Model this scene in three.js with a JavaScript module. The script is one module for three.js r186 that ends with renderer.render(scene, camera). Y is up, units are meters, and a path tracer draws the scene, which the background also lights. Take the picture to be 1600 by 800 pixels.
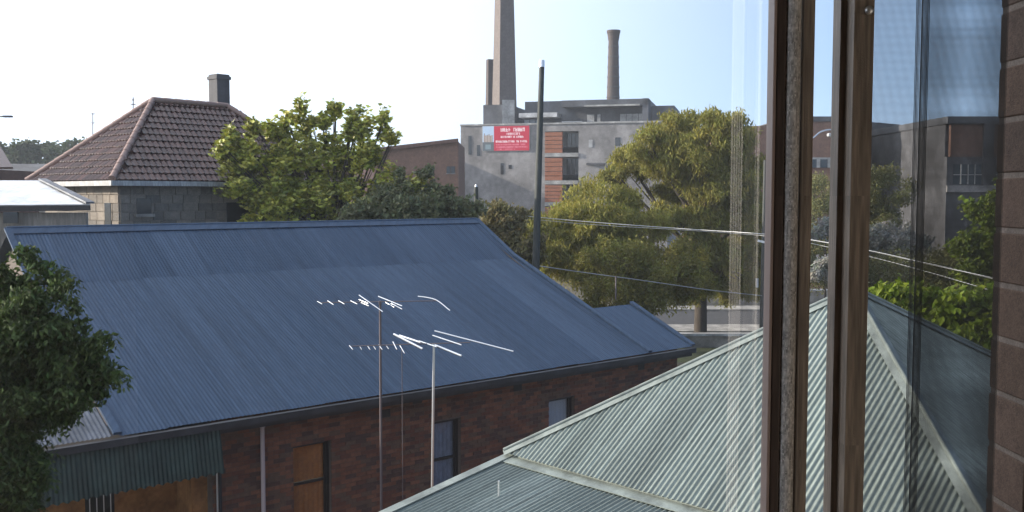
import * as THREE from 'three';
import { mergeGeometries } from 'three/addons/utils/BufferGeometryUtils.js';
import { RoundedBoxGeometry } from 'three/addons/geometries/RoundedBoxGeometry.js';

// ---------------------------------------------------------------- camera, sky, sun, exposure
const EYE = 7.0;                                   // eye height over the ground, upper floor
const FOCAL = 1500;                                // in units of a 1600-wide picture
const PITCH = -Math.atan(94 / FOCAL);
const scene = new THREE.Scene();
const camera = new THREE.PerspectiveCamera(2 * Math.atan(400 / FOCAL) * 180 / Math.PI, 2, 0.05, 3000);
camera.position.set(0, EYE, 0);
camera.rotation.x = PITCH;
scene.add(camera);

const SKY = 0.76;
const SUN_AZ = 85 * Math.PI / 180, SUN_EL = 15.5 * Math.PI / 180;      // azimuth to the left of straight ahead
const sunDir = new THREE.Vector3(-Math.sin(SUN_AZ) * Math.cos(SUN_EL), Math.sin(SUN_EL), -Math.cos(SUN_AZ) * Math.cos(SUN_EL));
{
  const w = 1024, h = 512, data = new Float32Array(w * h * 4), d = new THREE.Vector3();
  for (let j = 0; j < h; j++) for (let i = 0; i < w; i++) {
    const phi = ((j + 0.5) / h - 0.5) * Math.PI, th = ((i + 0.5) / w - 0.5) * 2 * Math.PI;
    d.set(Math.cos(phi) * Math.cos(th), Math.sin(phi), Math.cos(phi) * Math.sin(th));
    const g = Math.acos(Math.max(-1, Math.min(1, d.dot(sunDir)))) * 180 / Math.PI;
    const e = Math.max(0, d.y), hz = Math.exp(-e * 4.2);
    const halo = 1.15 * Math.exp(-Math.pow(g / 90, 6)) + 1.2 * Math.exp(-Math.pow(g / 26, 2)), k = (j * w + i) * 4;
    data[k] = 0.075 + 0.17 * hz + halo;
    data[k + 1] = 0.17 + 0.35 * hz + halo * 0.98;
    data[k + 2] = 0.38 + 0.48 * hz + halo * 0.93;
    for (let q = 0; q < 3; q++) data[k + q] *= SKY;
    data[k + 3] = 1;
  }
  const sky = new THREE.DataTexture(data, w, h, THREE.RGBAFormat, THREE.FloatType);
  sky.mapping = THREE.EquirectangularReflectionMapping;
  sky.minFilter = sky.magFilter = THREE.LinearFilter;
  sky.needsUpdate = true;
  scene.background = sky;
  scene.environment = sky;
}
const sun = new THREE.DirectionalLight(new THREE.Color(1, 0.90, 0.76), 5);
sun.position.copy(sunDir).multiplyScalar(150).add(new THREE.Vector3(0, 0, -40));
sun.target.position.set(0, 0, -40);
sun.castShadow = true;
sun.shadow.mapSize.set(4096, 4096);
Object.assign(sun.shadow.camera, { left: -110, right: 110, top: 90, bottom: -90, near: 1, far: 400 });
scene.add(sun, sun.target);

const renderer = new THREE.WebGLRenderer({ antialias: true });
renderer.toneMapping = THREE.LinearToneMapping;
renderer.toneMappingExposure = 1.7;
renderer.shadowMap.enabled = true;
scene.fog = new THREE.FogExp2(0xdfe6ee, 0.0007);

// ---------------------------------------------------------------- helpers
let seed = 20107;
const rnd = () => { seed = (seed * 1664525 + 1013904223) >>> 0; return seed / 4294967296; };
const rr = (a, b) => a + (b - a) * rnd();
const V = (x, y, z) => new THREE.Vector3(x, y, z);
const P = (x, f, h) => V(x, h, -f);                                   // right, ahead, height
function at(px, py, f) {                                              // a spot in the place, f metres ahead
  const a = (400 - py), c = Math.cos(PITCH), s = Math.sin(PITCH);
  const x = px - 800, y = a * c + FOCAL * s, z = FOCAL * c - a * s;
  return V(x / z * f, EYE + y / z * f, -f);
}
const TH = 50 * Math.PI / 180;                                        // the streets run 50 degrees to the right
const uD = V(Math.sin(TH), 0, -Math.cos(TH)), nD = V(Math.cos(TH), 0, Math.sin(TH));
const UN = (u, n, h) => V(0, h, 0).addScaledVector(uD, u).addScaledVector(nD, n);
const lin = (r, g, b) => new THREE.Color().setRGB(r, g, b);

const used = {};
function numbered(name) { const k = used[name] = (used[name] ?? -1) + 1; return k ? name + '_' + String(k).padStart(3, '0') : name; }
function shade(m) { m.castShadow = true; m.receiveShadow = true; return m; }
function thing(name, label, category, pos = V(0, 0, 0), group) {
  const g = new THREE.Group(); g.name = numbered(name); g.position.copy(pos); scene.add(g);
  g.userData = { label, category }; if (group) g.userData.group = group; return g;
}
const inv = new THREE.Matrix4();
function part(name, geos, mat, parent, extra) {                       // geometry given in world space
  let g = Array.isArray(geos) ? (geos.length > 1 ? mergeGeometries(geos.map(x => x.index ? x.toNonIndexed() : x)) : geos[0]) : geos;
  parent.updateWorldMatrix(true, false);
  g = g.clone().applyMatrix4(inv.copy(parent.matrixWorld).invert());
  const m = shade(new THREE.Mesh(g, mat)); m.name = name; parent.add(m);
  if (extra) Object.assign(m.userData, extra);
  return m;
}
function struct(name, geos, mat, label) {
  const m = part(numbered(name), geos, mat, scene); m.userData = { kind: 'structure' }; if (label) m.userData.label = label; return m;
}
function lone(name, geos, mat, label, category, group) {
  const m = part(numbered(name), geos, mat, scene); m.userData = { label, category }; if (group) m.userData.group = group; return m;
}
function metreUV(g) {                                                 // uv in metres from the surface's own axes
  g = g.index ? g.toNonIndexed() : g; if (!g.attributes.normal) g.computeVertexNormals();
  const p = g.attributes.position, n = g.attributes.normal, uv = new Float32Array(p.count * 2);
  for (let t = 0; t < p.count; t += 3) {
    let nx = 0, ny = 0, nz = 0;
    for (let k = 0; k < 3; k++) { nx += n.getX(t + k); ny += n.getY(t + k); nz += n.getZ(t + k); }
    const up = Math.abs(ny) > Math.hypot(nx, nz), l = Math.hypot(nx, nz) || 1, ax = -nz / l, az = nx / l;
    for (let k = 0; k < 3; k++) {
      const i = t + k;
      if (up) { uv[2 * i] = p.getX(i); uv[2 * i + 1] = p.getZ(i); }
      else { uv[2 * i] = p.getX(i) * ax + p.getZ(i) * az; uv[2 * i + 1] = p.getY(i); }
    }
  }
  g.setAttribute('uv', new THREE.BufferAttribute(uv, 2)); return g;
}
function frameBox(o, ax, ay, az, lx, ly, lz, round = 0) {             // box centred at o along three axes
  if (ax.clone().cross(ay).dot(az) < 0) az = az.clone().negate();
  const g = round ? new RoundedBoxGeometry(lx, ly, lz, 1, round) : new THREE.BoxGeometry(lx, ly, lz);
  return metreUV(g.applyMatrix4(new THREE.Matrix4().makeBasis(ax, ay, az).setPosition(o)));
}
const UP = V(0, 1, 0);
function beam(a, b, w, h, up = UP, round = 0) {                       // a bar from a to b
  const d = b.clone().sub(a), L = d.length(); d.normalize();
  const s = d.clone().cross(up).normalize(), t = s.clone().cross(d);
  return frameBox(a.clone().add(b).multiplyScalar(0.5), d, t, s, L, h, w, round);
}
function rod(a, b, r0, r1 = r0, seg = 8, open = false) {
  const d = b.clone().sub(a), L = d.length();
  const g = new THREE.CylinderGeometry(r1, r0, L, seg, 1, open);
  g.applyQuaternion(new THREE.Quaternion().setFromUnitVectors(UP, d.normalize())).translate((a.x + b.x) / 2, (a.y + b.y) / 2, (a.z + b.z) / 2);
  return g.toNonIndexed();
}
function tube(points, r, seg = 24, rad = 6) { return new THREE.TubeGeometry(new THREE.CatmullRomCurve3(points), seg, r, rad).toNonIndexed(); }
const BX = (x0, x1, y0, y1, f0, f1) => frameBox(P((x0 + x1) / 2, (f0 + f1) / 2, (y0 + y1) / 2), V(1, 0, 0), UP, V(0, 0, 1), x1 - x0, y1 - y0, Math.abs(f1 - f0));
function wallBox(u0, u1, n0, n1, h0, h1) {                            // in the street grid
  return frameBox(UN((u0 + u1) / 2, (n0 + n1) / 2, (h0 + h1) / 2), uD, UP, nD, u1 - u0, h1 - h0, n1 - n0);
}
function poly(points) {                                               // flat polygon fan
  const v = []; for (let i = 1; i < points.length - 1; i++) for (const q of [points[0], points[i], points[i + 1]]) v.push(q.x, q.y, q.z);
  const g = new THREE.BufferGeometry(); g.setAttribute('position', new THREE.Float32BufferAttribute(v, 3)); g.computeVertexNormals(); return metreUV(g);
}
function prism(points, t) {                                           // flat polygon given thickness downwards along its normal
  const n = points[1].clone().sub(points[0]).cross(points[2].clone().sub(points[0])).normalize().multiplyScalar(t);
  const low = points.map(q => q.clone().sub(n)), parts = [poly(points), poly([...low].reverse())];
  points.forEach((q, i) => { const j = (i + 1) % points.length; parts.push(poly([q, low[i], low[j], points[j]])); });
  return mergeGeometries(parts);
}
// corrugated iron: columns at s along `across`, each from top(s) to bottom(s) measured along `down` from `o`
function corrugated(o, across, down, up, s0, s1, top, bottom, { pitch = 0.076, amp = 0.007, seg = 6, rows = 1, lift = 0 } = {}) {
  const n = Math.max(2, Math.round((s1 - s0) / pitch * seg)), pos = [], idx = [], uv = [];
  const q = V(0, 0, 0);
  for (let i = 0; i <= n; i++) {
    const s = s0 + (s1 - s0) * i / n, a = top(s), b = Math.max(bottom(s), a + 0.001), z = amp * Math.cos(2 * Math.PI * s / pitch) + lift;
    for (let j = 0; j <= rows; j++) {
      const t = a + (b - a) * j / rows;
      q.copy(o).addScaledVector(across, s).addScaledVector(down, t).addScaledVector(up, z);
      pos.push(q.x, q.y, q.z); uv.push(s, t);
    }
  }
  for (let i = 0; i < n; i++) for (let j = 0; j < rows; j++) {
    const a = i * (rows + 1) + j, b = a + rows + 1; idx.push(a, a + 1, b, b, a + 1, b + 1);
  }
  const g = new THREE.BufferGeometry();
  g.setAttribute('position', new THREE.Float32BufferAttribute(pos, 3)); g.setAttribute('uv', new THREE.Float32BufferAttribute(uv, 2));
  g.setIndex(idx); g.computeVertexNormals(); return g;
}
// tiling value noise
function noiseTex(size, layers, fn, srgb = true) {
  const grids = layers.map(([cells]) => Array.from({ length: cells * cells }, rnd));
  const data = new Uint8Array(size * size * 4);
  const smp = (g, c, x, y) => {
    const xi = Math.floor(x), yi = Math.floor(y), fx = x - xi, fy = y - yi, sx = fx * fx * (3 - 2 * fx), sy = fy * fy * (3 - 2 * fy);
    const w = (a, b) => g[((b % c + c) % c) * c + ((a % c + c) % c)];
    return (w(xi, yi) * (1 - sx) + w(xi + 1, yi) * sx) * (1 - sy) + (w(xi, yi + 1) * (1 - sx) + w(xi + 1, yi + 1) * sx) * sy;
  };
  for (let j = 0; j < size; j++) for (let i = 0; i < size; i++) {
    const n = layers.map(([c, ax = 1, ay = 1], k) => smp(grids[k], c, i / size * c * ax, j / size * c * ay));
    const [r, g, b] = fn(n, i / size, j / size), k = (j * size + i) * 4;
    data[k] = Math.max(0, Math.min(255, r)); data[k + 1] = Math.max(0, Math.min(255, g)); data[k + 2] = Math.max(0, Math.min(255, b)); data[k + 3] = 255;
  }
  const t = new THREE.DataTexture(data, size, size); t.wrapS = t.wrapT = THREE.RepeatWrapping; t.magFilter = THREE.LinearFilter; t.minFilter = THREE.LinearMipmapLinearFilter; t.generateMipmaps = true;
  if (srgb) t.colorSpace = THREE.SRGBColorSpace; t.needsUpdate = true; return t;
}
const grey = (base, a) => n => { let v = base; n.forEach((x, i) => v += (x - 0.5) * a[i]); return [v, v, v]; };
const T = {
  blotch: noiseTex(512, [[5], [23], [120]], grey(216, [54, 34, 24])),
  streak: noiseTex(512, [[4], [64, 1, 0.125], [160]], grey(216, [40, 50, 26])),
  fine: noiseTex(512, [[11], [64], [230]], grey(212, [26, 36, 50])),
  soft: noiseTex(512, [[3], [48, 1, 0.0625], [150, 1, 0.25]], grey(226, [14, 26, 22])),
  bump: noiseTex(512, [[24], [90], [256]], grey(128, [50, 60, 90]), false),
  wood: noiseTex(512, [[6], [96, 1, 0.0625], [200, 1, 0.08]], grey(206, [34, 60, 40])),
  speckle: noiseTex(512, [[256], [130], [30]], n => { const v = n[0] > 0.83 ? 252 : 195 + (n[1] - .5) * 80 + (n[2] - .5) * 60; return [v, v, v]; }),
  earth: noiseTex(512, [[6], [30], [160]], n => { const v = 190 + (n[0] - .5) * 70 + (n[1] - .5) * 50 + (n[2] - .5) * 60; return [v, v - 6, v - 14]; }),
};
function rep(t, x, y = x) { const c = t.clone(); c.repeat.set(x, y); c.needsUpdate = true; return c; }
function mat(color, { rough = 0.85, metal = 0, map, s = 0.5, sy, bump = 0, bs = 2, ...rest } = {}) {
  const m = new THREE.MeshPhysicalMaterial({ color, roughness: rough, metalness: metal, ...rest });
  if (map) m.map = rep(map, s, sy ?? s);
  if (bump) { m.bumpMap = rep(T.bump, bs); m.bumpScale = bump; }
  return m;
}
const M = {
  ground: mat(lin(.16, .15, .10), { map: T.earth, s: 0.25, bump: .02 }),
  grass: mat(lin(.07, .10, .03), { map: T.earth, s: 0.4, bump: .03 }),
  road: mat(lin(.07, .07, .075), { map: T.fine, s: 0.5 }),
  path: mat(lin(.42, .40, .37), { map: T.blotch, s: 0.5 }),
  blue: [0, 1, 2].map(i => mat(lin(.066 + .008 * i, .103 + .010 * i, .162 + .013 * i), { rough: .75, specularIntensity: .35, map: T.soft, s: .3, sy: .12 })),
  zinc: mat(lin(.20, .21, .235), { rough: .6, metal: .2, map: T.blotch, s: .5 }),
  green: [0, 1, 2].map(i => mat(lin(.245 + .012 * i, .29 + .012 * i, .262 + .012 * i), { rough: .38, specularIntensity: .6, map: T.streak, s: .4, sy: .12 })),
  greenCap: mat(lin(.27, .31, .285), { rough: .5, map: T.blotch, s: .7 }),
  darkIron: mat(lin(.045, .05, .055), { rough: .6, map: T.blotch, s: .7 }),
  darkGreen: mat(lin(.03, .055, .045), { rough: .6, map: T.blotch, s: .8 }),
  gutter: mat(lin(.04, .042, .05), { rough: .55, map: T.blotch, s: .8 }),
  brick: [[.27, .11, .062], [.21, .082, .052], [.32, .14, .08], [.13, .07, .055], [.20, .12, .08]].map(c => mat(lin(...c), { map: T.fine, s: 1.6, bump: .003, bs: 6 })),
  mortar: mat(lin(.17, .135, .115), { map: T.fine, s: 2 }),
  jambMortar: mat(lin(.30, .24, .20), { map: T.fine, s: 5 }),
  jambBrick: [[.20, .125, .085], [.17, .11, .08], [.22, .14, .10]].map(c => mat(lin(...c), { map: T.fine, s: 5, bump: .002, bs: 12 })),
  ochre: mat(lin(.45, .22, .08), { map: T.blotch, s: .8 }),
  timberDark: mat(lin(.035, .03, .03), { rough: .5, map: T.wood, s: 1 }),
  timberWhite: mat(lin(.55, .55, .55), { rough: .6, map: T.wood, s: 1 }),
  frame: mat(lin(.34, .27, .21), { rough: .55, map: T.wood, s: 3, bump: .0008, bs: 8 }),
  frameDark: mat(lin(.075, .05, .042), { rough: .5, map: T.wood, s: 3 }),
  bead: mat(lin(.75, .72, .70), { rough: .4, map: T.speckle, s: 2.2, bump: .001, bs: 8 }),
  blind: mat(lin(.50, .20, .05), { map: T.fine, s: 2 }),
  curtainBlue: mat(lin(.25, .31, .42), { map: T.streak, s: 2 }),
  plaster: mat(lin(.72, .69, .64), { map: T.blotch, s: .3 }),
  panelling: mat(lin(.10, .07, .05), { rough: .6, map: T.wood, s: .7 }),
  floor: mat(lin(.30, .19, .11), { map: T.wood, s: 1 }),
  tile: [[.125, .056, .047], [.10, .046, .04], [.155, .072, .06], [.085, .04, .037]].map(c => mat(lin(...c), { rough: .24, specularIntensity: 1, map: T.fine, s: 2 })),
  tileCap: mat(lin(.42, .27, .22), { rough: .5, map: T.fine, s: 2 }),
  render: mat(lin(.40, .37, .33), { map: T.blotch, s: .35, bump: .01 }),
  stones: [[.34, .29, .24], [.28, .245, .21], [.40, .34, .28], [.23, .205, .18]].map(c => mat(lin(...c), { map: T.fine, s: .8, bump: .008 })),
  stone: mat(lin(.36, .31, .26), { map: T.streak, s: .5, bump: .01 }),
  concrete: mat(lin(.36, .34, .33), { map: T.blotch, s: .12 }),
  slab: mat(lin(.5, .49, .47), { map: T.blotch, s: .3 }),
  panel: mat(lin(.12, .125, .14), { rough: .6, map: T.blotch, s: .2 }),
  panelLight: mat(lin(.62, .62, .62), { rough: .5, map: T.blotch, s: .3 }),
  terracotta: mat(lin(.45, .17, .09), { map: T.fine, s: .7 }),
  stackBrick: mat(lin(.21, .175, .16), { map: T.fine, s: .5 }),
  stackDark: mat(lin(.115, .09, .085), { map: T.fine, s: .5 }),
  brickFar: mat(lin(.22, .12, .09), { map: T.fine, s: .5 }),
  brickWarm: mat(lin(.27, .15, .105), { map: T.fine, s: .5 }),
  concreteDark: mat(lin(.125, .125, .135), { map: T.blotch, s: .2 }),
  glassDark: mat(lin(.03, .035, .04), { rough: .08 }),
  glassPale: mat(lin(.35, .40, .46), { rough: .15 }),
  pole: mat(lin(.075, .085, .08), { rough: .7, map: T.wood, s: .6 }),
  galv: mat(lin(.62, .64, .66), { rough: .38, metal: .85 }),
  alu: mat(lin(.93, .93, .93), { rough: .28, metal: .9 }),
  mast: mat(lin(.12, .10, .105), { rough: .55, metal: .2 }),
  wire: mat(lin(.38, .38, .37), { rough: .4, metal: .3 }),
  bark: mat(lin(.10, .08, .065), { map: T.streak, s: 1, bump: .02 }),
  pane: new THREE.MeshPhysicalMaterial({ color: 0xffffff, roughness: 0, metalness: 0, transmission: 1, thickness: 0, ior: 1.5 }),
  mesh: mat(lin(.03, .032, .036), { rough: .6 }),
  lace: mat(lin(.90, .87, .86), { rough: 1, transmission: .15, thickness: 0, side: THREE.DoubleSide }),
  whiteRoof: mat(lin(.95, .95, .95), { rough: .28, metal: .7, map: T.blotch, s: .4 }),
  red: mat(lin(.55, .06, .08), { rough: .6 }),
};
const leafMat = (r, g, b, rough = .8, spec = .4) => new THREE.MeshPhysicalMaterial({ color: lin(r, g, b), roughness: rough, specularIntensity: spec, transmission: .4, thickness: 0, side: THREE.DoubleSide });

// ---------------------------------------------------------------- ground and street
struct('ground', poly([V(-900, 0, 300), V(900, 0, 300), V(900, 0, -1500), V(-900, 0, -1500)]), M.ground);
{
  const strip = (a, b, n0, n1, h) => poly([UN(a, n0, h), UN(b, n0, h), UN(b, n1, h), UN(a, n1, h)]);
  const along = (x0, x1, f0, f1, h) => poly([P(x0, f0, h), P(x1, f0, h), P(x1, f1, h), P(x0, f1, h)]);
  struct('street_road', along(-30, 70, 51.2, 58, .004), M.road);
  struct('footpath', BX(-30, 70, -.1, .12, 48.6, 51.2), M.path);
  struct('footpath_far', BX(-30, 70, -.1, .12, 58, 60), M.path);
  struct('grass_verge', along(-30, 70, 40, 48.6, .006), M.grass);
  struct('back_lane', along(-3, 9, 11, 30, .005), M.road);
}

// ---------------------------------------------------------------- blue-roofed brick cottage
const RIDGE_N = -23.55, BREAK_N = -21.8, EAVE_N = -16.35, WALL_N = -16.75;
const RIDGE_H = 6.23, BREAK_H = 5.22, EAVE_H = 3.0, U0 = 5.15, U1 = 18.3, U2 = 20.0;
{
  const c = thing('brick_cottage', 'long brick cottage with blue corrugated iron roof in front of the leafy tree', 'house', UN(11.5, -20, 0));
  const roof = thing('tmp', '', ''); scene.remove(roof); delete used.tmp;
  roof.name = 'roof'; roof.userData = {}; c.add(roof);
  const slope = (u0, n0, h0, n1, h1) => {
    const o = UN(0, n0, h0), d = UN(0, n1, h1).sub(o), L = d.length(); d.normalize();
    return { o, d, L, up: uD.clone().cross(d).multiplyScalar(-1).normalize() };
  };
  const up1 = slope(0, RIDGE_N, RIDGE_H, BREAK_N, BREAK_H), lo = slope(0, BREAK_N, BREAK_H, EAVE_N, EAVE_H);
  for (const q of [up1, lo]) if (q.up.y < 0) q.up.negate();
  const W = 0.76;
  for (let k = 0, u = U0; u < U1 - .05; k++, u += W) {
    const e = Math.min(u + W + .05, U1);
    const tiltA = rr(-.004, .006), tiltB = rr(-.004, .006);
    part('roof_sheet', corrugated(up1.o, uD, up1.d, up1.up, u, e, () => 0, () => up1.L + .16 + tiltA * 4, { rows: 2, lift: .024 + (k % 2) * .005 + tiltA }), M.blue[Math.floor(rnd() * 3)], roof);
    part('roof_sheet', corrugated(lo.o, uD, lo.d, lo.up, u, e, () => 0, () => lo.L + tiltB * 4, { rows: 5, lift: (k % 2) * .005 + tiltB }), M.blue[Math.floor(rnd() * 3)], roof);
  }
  // lower wing at the far end, standing a little proud of the main slope
  const ex = slope(0, -18.6, 3.93, EAVE_N, 3.0); if (ex.up.y < 0) ex.up.negate();
  for (let u = U1 - .02; u < U2 - .05; u += W) part('roof_sheet', corrugated(ex.o, uD, ex.d, ex.up, u, Math.min(u + W + .05, U2), () => 0, () => ex.L, { rows: 2, lift: .0 }), M.blue[1], roof);
  part('roof_slope', poly([UN(U1, -18.6, 3.93), UN(U2, -18.6, 3.93), UN(U2, -21, 3), UN(U1, -21, 3)]), M.blue[0], roof);
  part('roof_slope', poly([UN(U0, RIDGE_N, RIDGE_H), UN(U1, RIDGE_N, RIDGE_H), UN(U1, -30, 3), UN(U0, -30, 3)]), M.blue[0], roof);
  part('ridge_capping', [beam(UN(U0 - .05, RIDGE_N + .11, RIDGE_H + .0), UN(U1 + .05, RIDGE_N + .11, RIDGE_H + .0), .26, .012, up1.up), rod(UN(U0 - .05, RIDGE_N, RIDGE_H + .06), UN(U1 + .05, RIDGE_N, RIDGE_H + .06), .035)].map(g => metreUV(g)), M.blue[2], roof);
  const verge = (u, pts) => pts.slice(1).map((q, i) => beam(UN(u, ...pts[i]), UN(u, ...q), .14, .05));
  const vp = [[RIDGE_N, RIDGE_H + .05], [BREAK_N, BREAK_H + .06], [EAVE_N, EAVE_H + .04]];
  part('verge_capping', verge(U1 + .03, vp), M.blue[2], roof);
  part('verge_capping', verge(U0 - .03, vp), M.blue[2], roof);
  part('verge_capping', verge(U2 + .03, [[-18.6, 3.99], [EAVE_N, 3.04]]), M.blue[2], roof);
  part('vent_spike', rod(UN(U2 - .5, -18.7, 4.1), UN(U2 - .5, -18.7, 4.75), .02), M.mast, roof);
  const gx = part('gutter', [beam(UN(U0 - 2.6, EAVE_N + .07, EAVE_H - .09), UN(U2, EAVE_N + .07, EAVE_H - .09), .13, .12), beam(UN(U0 - 2.6, EAVE_N - .03, EAVE_H - .16), UN(U2, EAVE_N - .03, EAVE_H - .16), .03, .2)], M.gutter, c);
  // walls: mortar core and single bricks
  const holes = [
    { a: 8.52, b: 9.36, y0: .65, y1: 2.16, glass: M.blind, label: 'sash window with an orange blind drawn down' },
    { a: 11.78, b: 12.58, y0: .45, y1: 2.12, glass: M.curtainBlue, label: 'sash window with blue curtain behind the glass' },
    { a: 15.2, b: 16.05, y0: .55, y1: 2.14, glass: M.glassPale, label: 'sash window with pale blind' },
  ];
  const core = []; let cu0 = 6.9;
  for (const q of holes) { core.push(wallBox(cu0, q.a, WALL_N - .23, WALL_N - .004, 0, 2.9), wallBox(q.a, q.b, WALL_N - .23, WALL_N - .004, 0, q.y0 - .06), wallBox(q.a, q.b, WALL_N - .23, WALL_N - .004, q.y1, 2.9)); cu0 = q.b; }
  core.push(wallBox(cu0, U2 - .15, WALL_N - .23, WALL_N - .004, 0, 2.9));
  const wall = part('wall', [...core,
    wallBox(U2 - .38, U2 - .15, -29.5, WALL_N - .24, 0, 2.9), wallBox(U0 + .15, U2 - .4, -29.7, -29.5, 0, 2.9),
    poly([UN(U1 - .2, -29.5, 2.9), UN(U1 - .2, RIDGE_N, RIDGE_H - .1), UN(U1 - .2, EAVE_N - .4, 2.9)]),
    poly([UN(U0 + .2, -29.5, 2.9), UN(U0 + .2, EAVE_N - .4, 2.9), UN(U0 + .2, RIDGE_N, RIDGE_H - .1)])], M.mortar, c);
  // openings of the long wall: u range, sill, head, filling
  for (const h of holes) {
    const R = WALL_N - .13;
    const w = part('window', [wallBox(h.a, h.b, R - .05, R + .02, h.y1 - .07, h.y1), wallBox(h.b - .06, h.b, R - .05, R + .02, h.y0, h.y1 - .07), wallBox(h.a, h.a + .06, R - .05, R + .02, h.y0, h.y1 - .07)], M.timberDark, c, { label: h.label });
    part('sill', wallBox(h.a, h.b, R - .04, WALL_N + .06, h.y0 - .06, h.y0), M.render, w);
    const mid = (h.y0 + h.y1) / 2 - .05;
    part('sash', [wallBox(h.a + .06, h.b - .06, R - .04, R, mid - .025, mid + .025), wallBox(h.b - .1, h.b - .06, R - .04, R - .002, h.y0, mid - .025), wallBox(h.b - .1, h.b - .06, R - .04, R - .002, mid + .025, h.y1 - .07)], M.timberDark, w);
    for (const [p, q] of [[h.y0, mid - .025], [mid + .025, h.y1 - .07]]) {
      part('pane', wallBox(h.a + .06, h.b - .1, R - .026, R - .022, p, q), M.pane, w);
      part('blind', corrugated(UN(0, R - .075, q), uD, V(0, -1, 0), nD, h.a + .05, h.b - .07, () => 0, () => q - p, { pitch: .11, amp: .008, seg: 6 }), h.glass, w);
    }
  }
  const vents = [[10.5, 2.42], [11.3, 2.6], [14.1, 2.5], [18.3, 2.5]];
  for (const [u, y] of vents) part('air_vent', [wallBox(u, u + .24, WALL_N, WALL_N + .016, y, y + .16)], M.timberDark, c);
  const bh = .076, bw = .23, ch = .086, cw = .24, list = [];
  for (let r = 0; r * ch < 2.86; r++) for (let k = 0; k < 60; k++) {
    const y0 = r * ch + .004; let a = 6.92 + k * cw - (r % 2 ? cw / 2 : 0), b = a + bw;
    a = Math.max(a, 6.9); b = Math.min(b, U2 - .15); if (b - a < .04) continue;
    const y1 = y0 + bh;
    let segs = [[a, b]];
    for (const h of [...holes.map(q => [q.a, q.b, q.y0 - .06, q.y1]), ...vents.map(([u, y]) => [u, u + .24, y, y + .16])])
      if (y1 > h[2] + .01 && y0 < h[3] - .01) segs = segs.flatMap(([p, q]) => q <= h[0] || p >= h[1] ? [[p, q]] : [[p, Math.min(q, h[0])], [Math.max(p, h[1]), q]].filter(([m, n]) => n - m > .03));
    for (const [p, q] of segs) list.push([p, q, y0, y1]);
  }
  const base = wallBox, geoCache = {};
  const vis = list.filter(b => b[2] > 1.35 - (b[0] - 8) * -.08), order = vis.sort((a, b) => a[0] - b[0] || a[2] - b[2]);
  const single = new Set(order.filter(b => b[2] > 1.3).slice(0, 300));
  const rest = M.brick.map(() => []);
  for (const b of list) {
    const mi = Math.floor(rnd() * M.brick.length), proud = rr(.006, .012);
    const g = base(b[0], b[1], WALL_N - .03, WALL_N + proud - .004, b[2], b[3]);
    if (single.has(b)) part('brick', g, M.brick[mi], wall); else rest[mi].push(g);
  }
  rest.forEach((g, i) => { if (g.length) part('brick_courses', g, M.brick[i], wall, { kind: 'stuff' }); });
  // downpipe and the dark conduit by the verandah
  part('downpipe', [rod(UN(7.85, WALL_N + .09, 0), UN(7.85, WALL_N + .09, 2.72), .042, .042, 12), rod(UN(7.85, WALL_N + .09, 2.70), UN(7.85, EAVE_N + .04, 2.9), .045, .045, 12), rod(UN(7.85, WALL_N + .09, 2.66), UN(7.85, WALL_N + .09, 2.80), .058, .058, 12)], mat(lin(.45, .38, .38), { rough: .5 }), c);
  part('conduit', tube([UN(7.02, WALL_N + .06, 0), UN(7.02, WALL_N + .06, 1.9), UN(7.0, WALL_N + .1, 2.15), UN(6.86, EAVE_N + .1, 2.35)], .03), M.gutter, c);
  part('conduit', rod(UN(6.97, WALL_N + .05, 0), UN(6.97, WALL_N + .05, 2.1), .018), M.galv, c);
  // verandah end on the left: iron valance, ochre wall behind, barred window
  const vo = UN(0, EAVE_N + .05, EAVE_H - .16), vd = V(0, -1, 0).addScaledVector(nD, .22).normalize(), vu = nD.clone().addScaledVector(UP, .22).normalize();
  for (let u = 2.4; u < 6.85; u += W) part('valance_sheet', corrugated(vo, uD, vd, vu, u, Math.min(u + W, 6.88), () => 0, s => .76 + .018 * Math.cos(2 * Math.PI * s / .152), { rows: 2, amp: .011, seg: 6 }), M.darkGreen, c);
  part('verandah_wall', [wallBox(2.4, 6.6, -17.9, -17.7, 0, 2.7), wallBox(6.6, 6.9, -17.9, WALL_N - .24, 0, 2.8)], M.ochre, c);
  part('verandah_ceiling', wallBox(2.4, 6.9, -17.7, EAVE_N - .05, 2.82, 2.86), M.timberDark, c);
  const bw2 = part('window', wallBox(4.95, 5.45, -17.7, -17.68, .9, 2.2), M.glassDark, c, { label: 'small dark window with iron bars' });
  for (let k = 0; k < 4; k++) part('bar', rod(UN(5.02 + k * .12, -17.66, .9), UN(5.02 + k * .12, -17.66, 2.2), .011), M.galv, bw2);
  // older unpainted iron on the verandah side
  for (let u = 2.4; u < U0 - .1; u += W) part('roof_sheet', corrugated(UN(0, -18.6, 3.93), uD, lo.d, lo.up, u, Math.min(u + W, U0 - .1), () => 0, () => 2.43, { rows: 2, lift: -.01, amp: .011 }), M.zinc, roof);
}

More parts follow.
